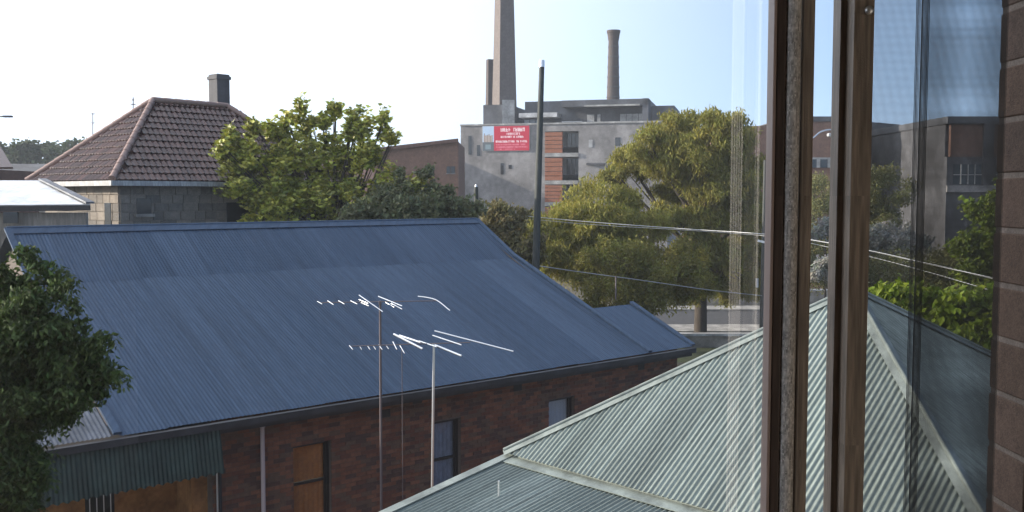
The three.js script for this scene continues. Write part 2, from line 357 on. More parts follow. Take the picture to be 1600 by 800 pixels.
// ---------------------------------------------------------------- pale green pyramid roof
{
  const A = at(1333, 452, 14), beta = 1 * Math.PI / 180, c = Math.cos(beta), s = Math.sin(beta), TP = .676;
  const q = Math.SQRT1_2;
  const d = V(-q * (c + s), 0, q * (c - s)), e = V(q * (c - s), 0, q * (c + s));      // down the sunny face; along its eave to the right
  const tB = 3.57, tE = 4.4;
  const h = thing('green_roofed_house', 'house with pale green corrugated pyramid roof below the window', 'house', V(A.x, 0, A.z));
  const roof = new THREE.Group(); roof.name = 'roof'; h.add(roof);
  const pt = (a, b, y = 0) => A.clone().addScaledVector(d, a).addScaledVector(e, b).addScaledVector(UP, y);
  const faces = [[d, e, tB, M.green, true], [e, d.clone().negate(), tE, M.green, false], [d.clone().negate(), e.clone().negate(), tE, M.green, false], [e.clone().negate(), d, tB, M.green, false]];
  for (const [dn, ac, t, ms, main] of faces) {
    const L = Math.hypot(1, TP), down = dn.clone().addScaledVector(UP, -TP).divideScalar(L), up = UP.clone().addScaledVector(dn, TP).divideScalar(L);
    for (let a = -t; a < t - .02; a += .762)
      part('roof_sheet', corrugated(A, ac, down, up, a, Math.min(a + .762, t), x => Math.abs(x) * L, () => t * L + .06, { rows: 1, amp: main ? .0125 : .009, lift: main ? 0 : 0 }), ms[Math.floor(rnd() * ms.length)], roof);
  }
  const hip = (se, t) => {                                          // capping: two flaps and a roll
    const p0 = A.clone().addScaledVector(UP, .035), p1 = A.clone().addScaledVector(se, t).addScaledVector(UP, -TP * t + .035), out = [];
    const dir = p1.clone().sub(p0).normalize(), side = dir.clone().cross(UP).normalize();
    for (const k of [-1, 1]) {
      const off = side.clone().multiplyScalar(.058 * k).addScaledVector(UP, -.03);
      out.push(beam(p0.clone().add(off), p1.clone().add(off), .115, .008, UP.clone().addScaledVector(side, .42 * k).normalize()));
    }
    out.push(metreUV(rod(p0, p1, .03)));
    return out;
  };
  part('hip_capping', hip(d.clone().sub(e), tB + .05), M.greenCap, roof);
  part('hip_capping', hip(d.clone().add(e), tB + .05), M.greenCap, roof);
  part('hip_capping', hip(e.clone().sub(d), tE), M.greenCap, roof);
  part('finial', new THREE.SphereGeometry(.06, 12, 8).translate(A.x, A.y + .05, A.z), M.greenCap, roof);
  // lean-to in front
  const y0 = -TP * tB - .09, s2 = .15, L2 = Math.hypot(1, s2), d2 = d.clone().addScaledVector(UP, -s2).divideScalar(L2), u2 = UP.clone().addScaledVector(d, s2).divideScalar(L2);
  const o2 = pt(tB - .12, 0, y0), lean = 4.2;
  for (let a = -tB; a < 7; a += .762) part('lean_to_sheet', corrugated(o2, e, d2, u2, a, a + .762, () => 0, () => lean, { rows: 1, amp: .0125 }), M.green[Math.floor(rnd() * 3)], roof);
  part('flashing', [beam(o2.clone().addScaledVector(e, -tB).addScaledVector(d2, .20).addScaledVector(u2, .022), o2.clone().addScaledVector(e, 7).addScaledVector(d2, .20).addScaledVector(u2, .022), .24, .012, u2),
    beam(o2.clone().addScaledVector(e, -tB).addScaledVector(d2, .09).addScaledVector(u2, .04), o2.clone().addScaledVector(e, 7).addScaledVector(d2, .09).addScaledVector(u2, .04), .02, .09, u2)], M.greenCap, roof);
  part('barge_capping', [beam(o2.clone().addScaledVector(e, -tB).addScaledVector(u2, .03), o2.clone().addScaledVector(e, -tB).addScaledVector(d2, lean).addScaledVector(u2, .03), .16, .02, u2)], M.greenCap, roof);
  part('vent_pipe', [rod(pt(tB + 1.05, -2.66, y0 - .2), pt(tB + 1.05, -2.66, y0 + .04), .014)], M.galv, roof);
  // walls below
  const box = (a0, a1, b0, b1, top) => frameBox(pt((a0 + a1) / 2, (b0 + b1) / 2, 0).setY(top / 2), d, UP, e, a1 - a0, top, b1 - b0);
  part('wall', [box(-4.0, 3.3, -3.3, 4.0, A.y - TP * tB - .12), box(3.31, tB + 3.6, -3.3, 6.6, A.y + y0 - .62)], M.brickWarm, h);
}

// ---------------------------------------------------------------- terracotta hip-roofed house
{
  const al = 49 * Math.PI / 180, d1 = V(Math.cos(al), 0, -Math.sin(al)), d2 = V(-Math.sin(al), 0, -Math.cos(al));
  const C = at(175, 280, 30), t = 3.13, rise = 2.87, ridge = 3.0, len = ridge + 2 * t;
  const h = thing('tiled_house', 'stone house with terracotta tiled hip roof and tall chimney', 'house', V(C.x, 0, C.z));
  const roof = new THREE.Group(); roof.name = 'roof'; h.add(roof);
  const q = (a, b, y) => C.clone().addScaledVector(d1, a).addScaledVector(d2, b).addScaledVector(UP, y);
  const A = q(t, t, rise), B = q(t + ridge, t, rise), E = q(0, 2 * t, 0), F = q(len, 0, 0), G = q(len, 2 * t, 0);
  part('roof_deck', [poly([C, A, E]), poly([C, F, B, A]), poly([F, G, B]), poly([G, E, A, B])].map(g => g.translate(0, -.06, 0)), M.tile[3], roof);
  // tiles: courses up each face, each tile a shallow roll
  const rest = M.tile.map(() => []);
  let singles = 0;
  const tileFace = (o, ac, inward, width, hipped, cap) => {
    const L = Math.hypot(t, rise), up = UP.clone().multiplyScalar(t / L).addScaledVector(inward, -rise / L), slope = inward.clone().multiplyScalar(t / L).addScaledVector(UP, rise / L);
    const course = .335, tw = .205;
    for (let r = 0; r * course < L - .1; r++) {
      const s0 = r * course, inset = s0 / L * t;
      for (let x = inset + .02; x < width - inset - .1; x += tw) {
        const len2 = Math.min(course + .05, L - s0), pos = [], idx = [], uv = [];
        const jit = rr(-.006, .006), prof = [[0, .052], [.045, .03], [.10, .018], [.15, .03], [.2, .056]];
        for (const [dx, z] of prof) for (const [ds, dz] of [[-.0, .026], [0, .048], [len2, .0]]) {
          const p = o.clone().addScaledVector(ac, x + dx).addScaledVector(slope, s0 + ds - .02).addScaledVector(up, (ds === 0 && dz < .03 ? z - .03 : z - .03) + dz - .02 + jit);
          pos.push(p.x, p.y, p.z); uv.push(x + dx, s0 + ds);
        }
        for (let i = 0; i < 4; i++) for (let j = 0; j < 2; j++) { const a = i * 3 + j, b = a + 3; idx.push(a, b, a + 1, b, b + 1, a + 1); }
        const g = new THREE.BufferGeometry(); g.setAttribute('position', new THREE.Float32BufferAttribute(pos, 3)); g.setAttribute('uv', new THREE.Float32BufferAttribute(uv, 2)); g.setIndex(idx);
        const g2 = g.toNonIndexed(); g2.computeVertexNormals();
        const mi = Math.floor(rnd() * M.tile.length);
        if (singles < cap) { singles++; part('roof_tile', g2, M.tile[mi], roof); } else rest[mi].push(g2);
      }
    }
  };
  tileFace(E, d2.clone().negate(), d1, 2 * t, true, 190);
  tileFace(C, d1, d2, len, false, 300);
  rest.forEach((g, i) => { if (g.length) part('tile_courses', g, M.tile[i], roof, { kind: 'stuff' }); });
  const caps = (a, b) => { const n = Math.round(a.distanceTo(b) / .4), out = []; for (let k = 0; k < n; k++) { const p = a.clone().lerp(b, k / n), r = a.clone().lerp(b, (k + 1.08) / n); out.push(rod(p.add(V(0, .02, 0)), r.add(V(0, .02, 0)), .115, .10, 10)); } return out; };
  part('hip_tiles', caps(C, A), M.tileCap, roof); part('hip_tiles', caps(E, A), M.tileCap, roof); part('hip_tiles', caps(F, B), M.tileCap, roof); part('ridge_tiles', caps(A, B), M.tileCap, roof);
  const ch0 = at(343, 165, 38);
  const chim = part('chimney', [frameBox(V(ch0.x, ch0.y + .1, ch0.z), d1, UP, d2, .56, 2.2, .62, .02), frameBox(V(ch0.x, ch0.y + 1.06, ch0.z), d1, UP, d2, .64, .12, .7)], M.concreteDark, h);
  const ins = .45, wall = part('wall', [frameBox(q(len / 2, t, 0).setY(C.y / 2 - .08), d1, UP, d2, len - 2 * ins, C.y - .16, 2 * t - 2 * ins)], M.stone, h);
  // squared stones of the walls that show above the blue ridge
  const stones = (o, ac, out, width) => {
    for (let k = 0; k < 8; k++) {
      const y = C.y - .2 - (k + 1) * .28; let x = k % 2 ? -.2 : 0;
      while (x < width - .05) {
        const w = rr(.36, .62), x0 = Math.max(0, x), x1 = Math.min(width, x + w); x += w;
        if (x1 - x0 < .08) continue;
        part('stone_block', frameBox(o.clone().addScaledVector(ac, (x0 + x1) / 2).addScaledVector(out, .006 + rr(0, .012)).setY(y + .14), ac, UP, out, x1 - x0 - .025, .28 - .025, .05), M.stones[Math.floor(rnd() * 4)], wall);
      }
    }
  };
  stones(q(ins, ins, 0), d1, d2.clone().negate(), len - 2 * ins);
  stones(q(ins, ins, 0), d2, d1.clone().negate(), 2 * t - 2 * ins);
  part('fascia', [beam(q(-.02, -.02, -.12), q(len, -.02, -.12), .05, .16), beam(q(-.02, -.02, -.12), q(-.02, 2 * t, -.12), .05, .16)], M.timberWhite, h);
  const win = (a, w, y0, y1, m) => {
    const g = part('window', frameBox(q(a + w / 2, ins - .04, 0).setY((y0 + y1) / 2), d1, UP, d2, w, y1 - y0, .03), M.glassDark, h);
    part('sill', frameBox(q(a + w / 2, ins - .07, 0).setY(y0 - .05), d1, UP, d2, w + .15, .1, .14), M.render, g);
  };
  win(4.3, 1.0, C.y - 1.9, C.y - .75); win(1.0, .5, C.y - 1.1, C.y - .6); win(7.1, .8, C.y - 1.6, C.y - .7);
  part('door', frameBox(q(ins - .04, 1.15, 0).setY(C.y - 1.75), d2, UP, d1, .42, 2.0, .03), M.glassDark, h);
  // aerial behind the ridge
  const ae = thing('roof_aerial', 'thin television aerial rising behind the tiled roof', 'aerial', at(208, 180, 42));
  part('mast', rod(at(208, 182, 42), at(208, 152, 42), .025), M.mast, ae);
  part('crossbar', [rod(at(204, 163, 42), at(212, 163, 42), .02), rod(at(206, 156, 42), at(210, 156, 42), .02)], M.mast, ae);
  const ae2 = thing('roof_aerial', 'faint thin pole against the white sky left of the tiled roof', 'aerial', at(145, 250, 60));
  part('mast', rod(at(145, 250, 60), at(145, 176, 60), .03), M.mast, ae2);
  part('crossbar', [rod(at(141, 178, 60), at(149, 178, 60), .02), rod(at(142, 192, 60), at(149, 192, 60), .02)], M.mast, ae2);
}
// white-roofed outbuilding
{
  const h = thing('white_roofed_shed', 'stone outbuilding with glaring white metal roof at the left edge', 'shed', at(60, 320, 25.5).setY(0));
  const a = at(-90, 321, 25.2), b = at(141, 319, 25.8), c = at(66, 282, 29.5), d = at(-90, 282, 29.5);
  part('roof', prism([a, b, c, d], .05), M.whiteRoof, h);
  part('hip_edge', beam(b.clone().add(V(0, .04, 0)), c.clone().add(V(0, .04, 0)), .22, .05), M.zinc, h);
  part('fascia', beam(a.clone().add(V(0, -.1, 0)), b.clone().add(V(0, -.1, 0)), .06, .14), M.timberDark, h);
  const w0 = a.clone().add(V(0, 0, -.25)), w1 = b.clone().add(V(-.2, 0, -.25));
  part('wall', [frameBox(w0.clone().add(w1).multiplyScalar(.5).setY((a.y - .2) / 2), w1.clone().sub(w0).setY(0).normalize(), UP, w1.clone().sub(w0).setY(0).normalize().cross(UP), w0.distanceTo(w1), a.y - .2, .2)], M.stone, h);
  part('window', frameBox(at(17, 340, 25.38), V(1, 0, 0), UP, V(0, 0, 1), .38, .3, .06), M.glassDark, h);
}
// low roofs at the far left
{
  const g = thing('grey_roofed_house', 'low grey roof seen left of the tiled hip roof', 'house', at(20, 270, 60).setY(0));
  part('roof', [prism([at(-120, 282, 56), at(64, 281, 56), at(76, 256, 64), at(-120, 256, 64)], .1)], M.concreteDark, g);
  part('wall', [BX(-37, -27.6, 0, at(20, 282, 57).y - .1, 57, 64)], M.render, g);
  const r = thing('dark_gabled_house', 'dark roof slope at the left picture edge before the far trees', 'house', at(-20, 260, 48).setY(0));
  part('roof', [prism([at(-130, 262, 47), at(20, 261, 47), at(-6, 218, 50), at(-130, 218, 50)], .1)], M.tile[3], r);
  part('wall', [BX(-29, -25.6, 0, at(0, 262, 48).y - .1, 47.4, 52)], M.brickFar, r);
  const l = thing('street_light', 'flat street lamp head on a thin arm at the far left edge', 'street lamp', at(-30, 300, 45).setY(0));
  part('pole', rod(at(-30, 300, 45).setY(0), at(-30, 184, 45), .07, .05), M.pole, l);
  part('arm', rod(at(-30, 184, 45), at(8, 182, 45), .03), M.pole, l);
  part('lamp_head', frameBox(at(12, 182, 45), V(1, 0, 0), UP, V(0, 0, 1), .42, .09, .22, .03), M.concreteDark, l);
}

// ---------------------------------------------------------------- apartment block with banner, and chimneys
const BF = 115;
{
  const x = px => at(px, 300, BF).x, y = py => at(800, py, BF).y;
  const b = thing('apartment_block', 'grey rendered apartment block with brick panels and recessed balconies behind the pole', 'building', P(6, BF, 0));
  part('wall', [BX(x(713), x(851), 0, y(194), BF, BF + 22), BX(x(904), x(1042), 0, y(191), BF, BF + 22), BX(x(851), x(904), 0, y(192.5), BF + 1.8, BF + 22), BX(x(851), x(904), y(205), y(193), BF, BF + 1.8)], M.concrete, b);
  const rows = [[206, 239], [246, 282], [288, 316], [323, 352], [358, 388]];
  for (const [a, c] of rows) {
    for (let k = 0; k < 5; k++) part('brick_panel', BX(x(851), x(878.5), y(c) + k * (y(a) - y(c)) / 5 + .03, y(c) + (k + 1) * (y(a) - y(c)) / 5 - .03, BF - .06, BF + .3), M.terracotta, b);
    part('balcony_slab', BX(x(851), x(904), y(c + 6), y(c), BF - .15, BF + 1.8), M.slab, b);
    const w = part('window', BX(x(881), x(901), y(c - 1), y(a + 1), BF + 1.7, BF + 1.79), M.glassDark, b);
    for (const px of [888, 895]) part('window_frame', BX(x(px), x(px + .8), y(c - 1), y(a + 1), BF + 1.6, BF + 1.69), M.panel, w);
    part('balustrade', [BX(x(879), x(903.5), y(c - 9), y(c - 1), BF + .1, BF + .14)], M.concreteDark, b);
    for (let px = 879; px < 903; px += 2.2) { }
  }
  const lip = part('parapet', [BX(x(712.4), x(1043), y(194), y(191.5), BF - .12, BF + .5)], M.slab, b);
  for (const [p0, p1, q0, q1] of [[779, 784, 254, 272], [792, 797, 257, 263], [961, 969, 216, 229], [740, 745, 225, 242], [726, 731, 210, 240], [920, 926, 219, 231]]) part('window', BX(x(p0), x(p1), y(q1), y(q0), BF - .04, BF + .1), p0 === 920 ? M.panelLight : M.glassDark, b);
  part('ledge', BX(x(917), x(945), y(258), y(255), BF - .3, BF), M.concreteDark, b);
  // dark upper storey
  const pf = BF + 3, X = px => at(px, 300, pf).x, Y = py => at(800, py, pf).y;
  const up = part('penthouse', [BX(X(741), X(785), 13, Y(161), pf, pf + 12), BX(X(803), X(1000), 13, Y(155), pf + 2, pf + 14), BX(X(870), X(1003), Y(168), Y(158), pf - .8, pf + 2), BX(X(994), X(1003), 13, Y(157.5), pf - .8, pf + 2), BX(X(1003), X(1038), 13, Y(165), pf + 3, pf + 12)], M.panel, b);
  part('awning', [BX(X(801), X(830), Y(183), Y(176), pf - .6, pf + 2), BX(X(833), X(862), Y(183), Y(176), pf - .6, pf + 2)].map(g => g), M.panelLight, b);
  for (const [p0, p1] of [[803, 811], [812, 820], [821, 829]]) part('window', BX(X(p0), X(p1), Y(192), Y(184), pf + 1.8, pf + 1.98), M.glassPale, b);
  for (const [p0, p1] of [[904, 915], [920, 925], [956, 965], [966, 974], [975, 984], [985, 992]]) part('window', BX(X(p0), X(p1), Y(193), Y(178), pf + 1.8, pf + 1.98), M.panelLight, b);
  part('fascia', BX(X(905), X(990), Y(168.5), Y(166), pf - .95, pf - .8), M.slab, b);
  part('rail', BX(X(868), X(900), Y(191), Y(189.6), pf, pf + .1), M.panelLight, b);
  // banner
  const cv = document.createElement('canvas'); cv.width = 1024; cv.height = 512; const g = cv.getContext('2d');
  g.fillStyle = '#c3203f'; g.fillRect(0, 0, 1024, 512);
  g.fillStyle = '#b9cfe6'; g.fillRect(0, 0, 250, 512); g.fillStyle = '#c9bab0'; g.fillRect(20, 190, 200, 150); g.fillStyle = '#8d8078'; for (let k = 0; k < 6; k++) g.fillRect(30 + k * 34, 150 + (k * 37 % 50), 20, 180);
  g.fillStyle = '#5c656b'; g.fillRect(0, 330, 250, 182); g.fillStyle = '#7d9096'; g.fillRect(60, 380, 120, 100);
  g.fillStyle = '#fbeff1';
  const words = (yy, hh, x0, x1, st) => { let s = st, xx = x0; const r = () => (s = (s * 16807) % 2147483647) / 2147483647; while (xx < x1) { const w = hh * (.4 + r() * .35); if (r() > .14) { g.fillRect(xx, yy, hh * .18, hh); g.fillRect(xx, yy + (r() > .5 ? 0 : hh * .42), w * .8, hh * .2); if (r() > .4) g.fillRect(xx + w * .62, yy, hh * .18, hh); if (r() > .5) g.fillRect(xx, yy + hh * .82, w * .8, hh * .18); } xx += w * 1.12; } };
  words(40, 74, 400, 890, 11); words(140, 44, 510, 800, 23); words(205, 40, 400, 890, 37); words(300, 42, 290, 1000, 41);
  g.fillStyle = '#e58c9c'; words(370, 30, 300, 960, 53); words(420, 34, 300, 980, 59); words(470, 24, 320, 700, 61);
  const tx = new THREE.CanvasTexture(cv); tx.colorSpace = THREE.SRGBColorSpace;
  const bn = thing('banner', 'red and white advertising banner hung on the grey apartment block', 'banner', P(x(788), BF - .1, y(215)));
  const w = x(826) - x(750), hgt = y(196) - y(235);
  const turn = -14 * Math.PI / 180;                                    // the block faces a little to the left
  b.rotation.y = turn; bn.position.sub(b.position).applyAxisAngle(UP, turn).add(b.position); bn.rotation.y = turn;
  const pl = shade(new THREE.Mesh(new THREE.PlaneGeometry(w, hgt), mat(0xffffff, { rough: .6 }))); pl.material.map = tx; pl.name = 'printed_sheet'; bn.add(pl);
  pl.position.z = .035;
  const bk = shade(new THREE.Mesh(new THREE.BoxGeometry(w + .06, hgt + .06, .06), M.panelLight)); bk.name = 'backing'; bn.add(bk);
}
function stack(name, label, px0, px1, pyTop, pxt0, pxt1, pyBase, f, sides, m, bands) {
  const x0 = at(px0, pyBase, f), x1 = at(px1, pyBase, f), t0 = at(pxt0, pyTop, f), t1 = at(pxt1, pyTop, f);
  const r0 = (x1.x - x0.x) / 2, r1 = (t1.x - t0.x) / 2, top = t0.y, cx = (x0.x + x1.x) / 2;
  const k = r0 + (r0 - r1) * x0.y / (top - x0.y);
  const s = thing(name, label, 'chimney', P(cx, f, 0));
  let g = new THREE.CylinderGeometry(r1, k, top, sides, 1); if (sides === 4) g.rotateY(Math.PI / 4);
  if (sides === 4) { g.scale(Math.SQRT2, 1, Math.SQRT2); g.rotateY(.42); g.scale(.8, 1, .8); g = g.toNonIndexed(); g.computeVertexNormals(); }
  const shaft = part('shaft', metreUV(g.translate(cx, top / 2, -f)), m, s);
  if (bands) {
    part('cap', [new THREE.CylinderGeometry(r1 * 1.32, r1 * 1.12, 1.0, 24).translate(cx, top - .8, -f), new THREE.CylinderGeometry(r1 * 1.42, r1 * 1.42, .35, 24).translate(cx, top - .15, -f)], m, s);
    for (let i = 0; i < 9; i++) { const yy = top - 2.2 - i * 1.35, rr2 = r1 + (k - r1) * (top - yy) / top; part('iron_band', new THREE.CylinderGeometry(rr2 + .05, rr2 + .05, .16, 24).translate(cx, yy, -f), M.concreteDark, s); }
  }
  return s;
}
stack('brick_chimney_stack', 'tallest square brick chimney rising out of the top of the picture', 770, 806, -160, 781, 802, 160, 122, 4, M.stackBrick);
stack('brick_chimney_stack', 'short dark chimney left of the tallest chimney', 759, 772, 93, 760, 771, 160, 130, 4, M.stackDark);
stack('round_chimney_stack', 'round banded brick chimney with flared cap on the right', 948, 968, 48, 951, 966, 158, 132, 24, M.stackDark, true);
{
  const s = scene.getObjectByName('brick_chimney_stack'), a = at(785, 192, 121), b2 = at(804, 158, 121);
  part('plinth', BX(a.x, b2.x, 12, b2.y, 119.4, 121.2), M.slab, s);
}
// brick factory left of the block
{
  const f = 88, X = px => at(px, 300, f).x, Y = py => at(800, py, f).y;
  const b = thing('brick_factory', 'low brown brick factory behind the leafy tree beside the grey block', 'building', P(X(650), f, 0));
  const top0 = at(585, 236, f), top1 = at(716, 221, f);
  part('wall', prism([V(top0.x, 0, top0.z), V(top1.x, 0, top1.z), top1, top0], 12), M.brickWarm, b);
  part('rear_wing', prism([P(-9, 112, 0), P(-9, 112, 5.8), P(-9, 118.5, 12.3), P(-9, 125, 5.8), P(-9, 125, 0)].reverse(), 20), M.brickFar, b);
  part('coping', beam(top0.clone().add(V(0, .1, .1)), top1.clone().add(V(0, .1, .1)), .6, .3), M.brickFar, b);
  for (const [p0, p1] of [[672, 678], [698, 704], [705, 711]]) { const w = part('window', BX(X(p0), X(p1), Y(271), Y(260), f - .06, f + .1), M.glassDark, b); part('window_frame', BX(X(p0) - .05, X(p1) + .05, Y(272), Y(271), f - .15, f - .06), M.slab, w); }
}
// brick warehouse on the right, in shade, seen through the insect screen
{
  const f = 62, X = px => at(px, 300, f).x, Y = py => at(1400, py, f).y;
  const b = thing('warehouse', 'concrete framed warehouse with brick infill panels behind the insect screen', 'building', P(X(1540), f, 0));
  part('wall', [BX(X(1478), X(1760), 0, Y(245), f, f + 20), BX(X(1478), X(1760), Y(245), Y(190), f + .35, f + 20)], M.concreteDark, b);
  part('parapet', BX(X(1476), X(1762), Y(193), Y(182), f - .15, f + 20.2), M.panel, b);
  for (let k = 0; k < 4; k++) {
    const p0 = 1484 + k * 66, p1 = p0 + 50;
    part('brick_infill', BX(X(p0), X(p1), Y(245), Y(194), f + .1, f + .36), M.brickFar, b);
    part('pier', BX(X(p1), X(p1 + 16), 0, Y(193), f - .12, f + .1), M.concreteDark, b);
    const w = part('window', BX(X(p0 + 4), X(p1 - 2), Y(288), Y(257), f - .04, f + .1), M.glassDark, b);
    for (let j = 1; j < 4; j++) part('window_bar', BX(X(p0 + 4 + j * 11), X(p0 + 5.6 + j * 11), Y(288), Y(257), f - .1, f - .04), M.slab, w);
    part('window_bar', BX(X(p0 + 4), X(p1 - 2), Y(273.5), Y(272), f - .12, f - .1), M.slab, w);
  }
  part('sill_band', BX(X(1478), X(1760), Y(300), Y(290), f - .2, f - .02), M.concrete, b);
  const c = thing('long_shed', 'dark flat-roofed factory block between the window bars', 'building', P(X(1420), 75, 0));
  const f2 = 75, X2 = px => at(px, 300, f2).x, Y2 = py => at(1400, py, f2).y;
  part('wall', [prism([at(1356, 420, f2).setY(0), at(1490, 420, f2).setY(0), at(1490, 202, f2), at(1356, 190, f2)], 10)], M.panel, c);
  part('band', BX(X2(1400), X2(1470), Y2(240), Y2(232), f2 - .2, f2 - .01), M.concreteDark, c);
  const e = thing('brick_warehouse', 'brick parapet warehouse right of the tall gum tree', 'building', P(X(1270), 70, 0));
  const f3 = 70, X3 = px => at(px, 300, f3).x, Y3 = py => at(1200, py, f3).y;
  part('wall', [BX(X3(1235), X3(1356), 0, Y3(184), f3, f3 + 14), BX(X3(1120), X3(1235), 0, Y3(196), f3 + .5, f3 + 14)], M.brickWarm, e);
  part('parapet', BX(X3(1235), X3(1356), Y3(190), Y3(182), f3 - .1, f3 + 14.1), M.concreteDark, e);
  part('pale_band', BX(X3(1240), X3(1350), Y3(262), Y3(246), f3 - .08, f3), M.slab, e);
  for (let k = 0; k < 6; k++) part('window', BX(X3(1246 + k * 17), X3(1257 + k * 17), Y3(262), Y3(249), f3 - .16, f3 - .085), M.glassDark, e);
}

// ---------------------------------------------------------------- street furniture: poles, wires, low wall
{
  const p = thing('utility_pole', 'tall dark utility pole with bright metal cap before the grey block', 'utility pole', at(838, 410, 36).setY(0));
  const a = at(837, 420, 36), t = at(846.5, 104, 36), dirn = t.clone().sub(a); const foot = a.clone().addScaledVector(dirn, -a.y / dirn.y);
  part('shaft', metreUV(rod(foot, t, .17, .10, 14)), M.pole, p);
  part('cap', [rod(t.clone().add(V(0, -.02, 0)), at(846.7, 94, 36), .11, .10, 14)], mat(lin(.8, .82, .85), { rough: .3, metal: .4 }), p);
  const q = thing('utility_pole', 'short dark post top showing above the right end of the blue ridge', 'utility pole', at(744, 350, 40).setY(0));
  part('shaft', metreUV(rod(at(744, 350, 40).setY(0), at(744, 292, 40), .11, .09, 10)), M.pole, q);
  part('cap', rod(at(744, 292, 40), at(744, 288, 40), .06, .03, 8), M.galv, q);
  const s = thing('utility_pole', 'thin pole with insulators against the big tree by the window', 'utility pole', at(1190, 520, 42).setY(0));
  part('shaft', metreUV(rod(at(1190, 520, 42).setY(0), at(1196, 250, 42), .11, .08, 10)), M.pole, s);
  part('crossarm', [beam(at(1184, 376, 41.9), at(1202, 380, 41.7), .09, .09), rod(at(1183, 435, 41.8), at(1183, 449, 41.8), .07)], M.galv, s);
  const cable = (name, label, pts, r) => lone(name, tube(pts, r, 40, 6), M.wire, label, 'cable', 'overhead cables');
  cable('overhead_cable', 'upper bright overhead cable crossing the trees to the window frame', [at(744, 330, 39.8), at(900, 345, 38), at(1060, 357, 36), at(1196, 366, 33), at(1320, 384, 27), at(1450, 412, 22), at(1560, 437, 19), at(1800, 500, 14)], .016);
  cable('overhead_cable', 'second overhead cable just under the upper one', [at(744, 333, 40), at(900, 349, 39), at(1060, 359, 38), at(1190, 368, 37), at(1320, 392, 30), at(1450, 425, 24), at(1700, 500, 17)], .009);
  cable('overhead_cable', 'lower overhead cable running beyond the right end of the blue roof', [at(838, 415, 36), at(900, 424, 37), at(1010, 439, 38), at(1100, 452, 39), at(1190, 462, 41.8)], .018);
  const sl = thing('street_light', 'curved arm street lamp with white head beside the brick warehouse', 'street lamp', at(1330, 500, 55).setY(0));
  part('pole', rod(at(1330, 450, 55).setY(0), at(1330, 215, 55), .09, .06), M.galv, sl);
  part('arm', tube([at(1330, 215, 55), at(1310, 204, 55), at(1285, 205, 54), at(1270, 216, 53)], .04), M.galv, sl);
  part('lamp_head', frameBox(at(1299, 211, 54.2), V(1, 0, 0), UP, V(0, 0, 1), .45, .2, .3, .06), M.panelLight, sl);
  const w = thing('low_wall', 'low pale wall with white coping beyond the footpath', 'wall', P(13, 60.5, 0));
  part('wall', BX(9, 34, 0, 1.0, 60.4, 60.7), M.render, w); part('coping', BX(8.9, 34.1, 1.0, 1.1, 60.3, 60.8), M.panelLight, w);
  const yw = thing('yard_wall', 'rendered yard wall with white coping behind the end of the blue roof', 'wall', P(11, 44, 0));
  part('wall', BX(7.0, 14.5, 0, .55, 44.0, 44.25), M.render, yw); part('coping', BX(6.9, 14.6, .55, .66, 43.9, 44.35), M.panelLight, yw);
}

// ---------------------------------------------------------------- trees
function leafSpray(n, L, W, spread, droop) {                          // a twig end with n leaves, unit scale 1 m
  const pos = [], nor = V(0, 0, 0);
  for (let i = 0; i < n; i++) {
    const base = V(rr(-1, 1), rr(-1, 1), rr(-1, 1)).multiplyScalar(spread);
    const dir = V(rr(-1, 1), rr(-1, .8) - droop, rr(-1, 1)).normalize(), side = dir.clone().cross(V(rr(-1, 1), rr(-1, 1), rr(-1, 1))).normalize(), up = dir.clone().cross(side);
    const l = L * rr(.7, 1.2), w = W * rr(.7, 1.2), tip = base.clone().addScaledVector(dir, l).addScaledVector(up, -l * .12), m = base.clone().addScaledVector(dir, l * .5);
    const a = m.clone().addScaledVector(side, w / 2).addScaledVector(up, w * .15), b = m.clone().addScaledVector(side, -w / 2).addScaledVector(up, w * .15);
    for (const t of [[base, a, m], [a, tip, m], [base, m, b], [m, tip, b]]) for (const q of t) pos.push(q.x, q.y, q.z);
  }
  const g = new THREE.BufferGeometry(); g.setAttribute('position', new THREE.Float32BufferAttribute(pos, 3)); g.computeVertexNormals(); return g;
}
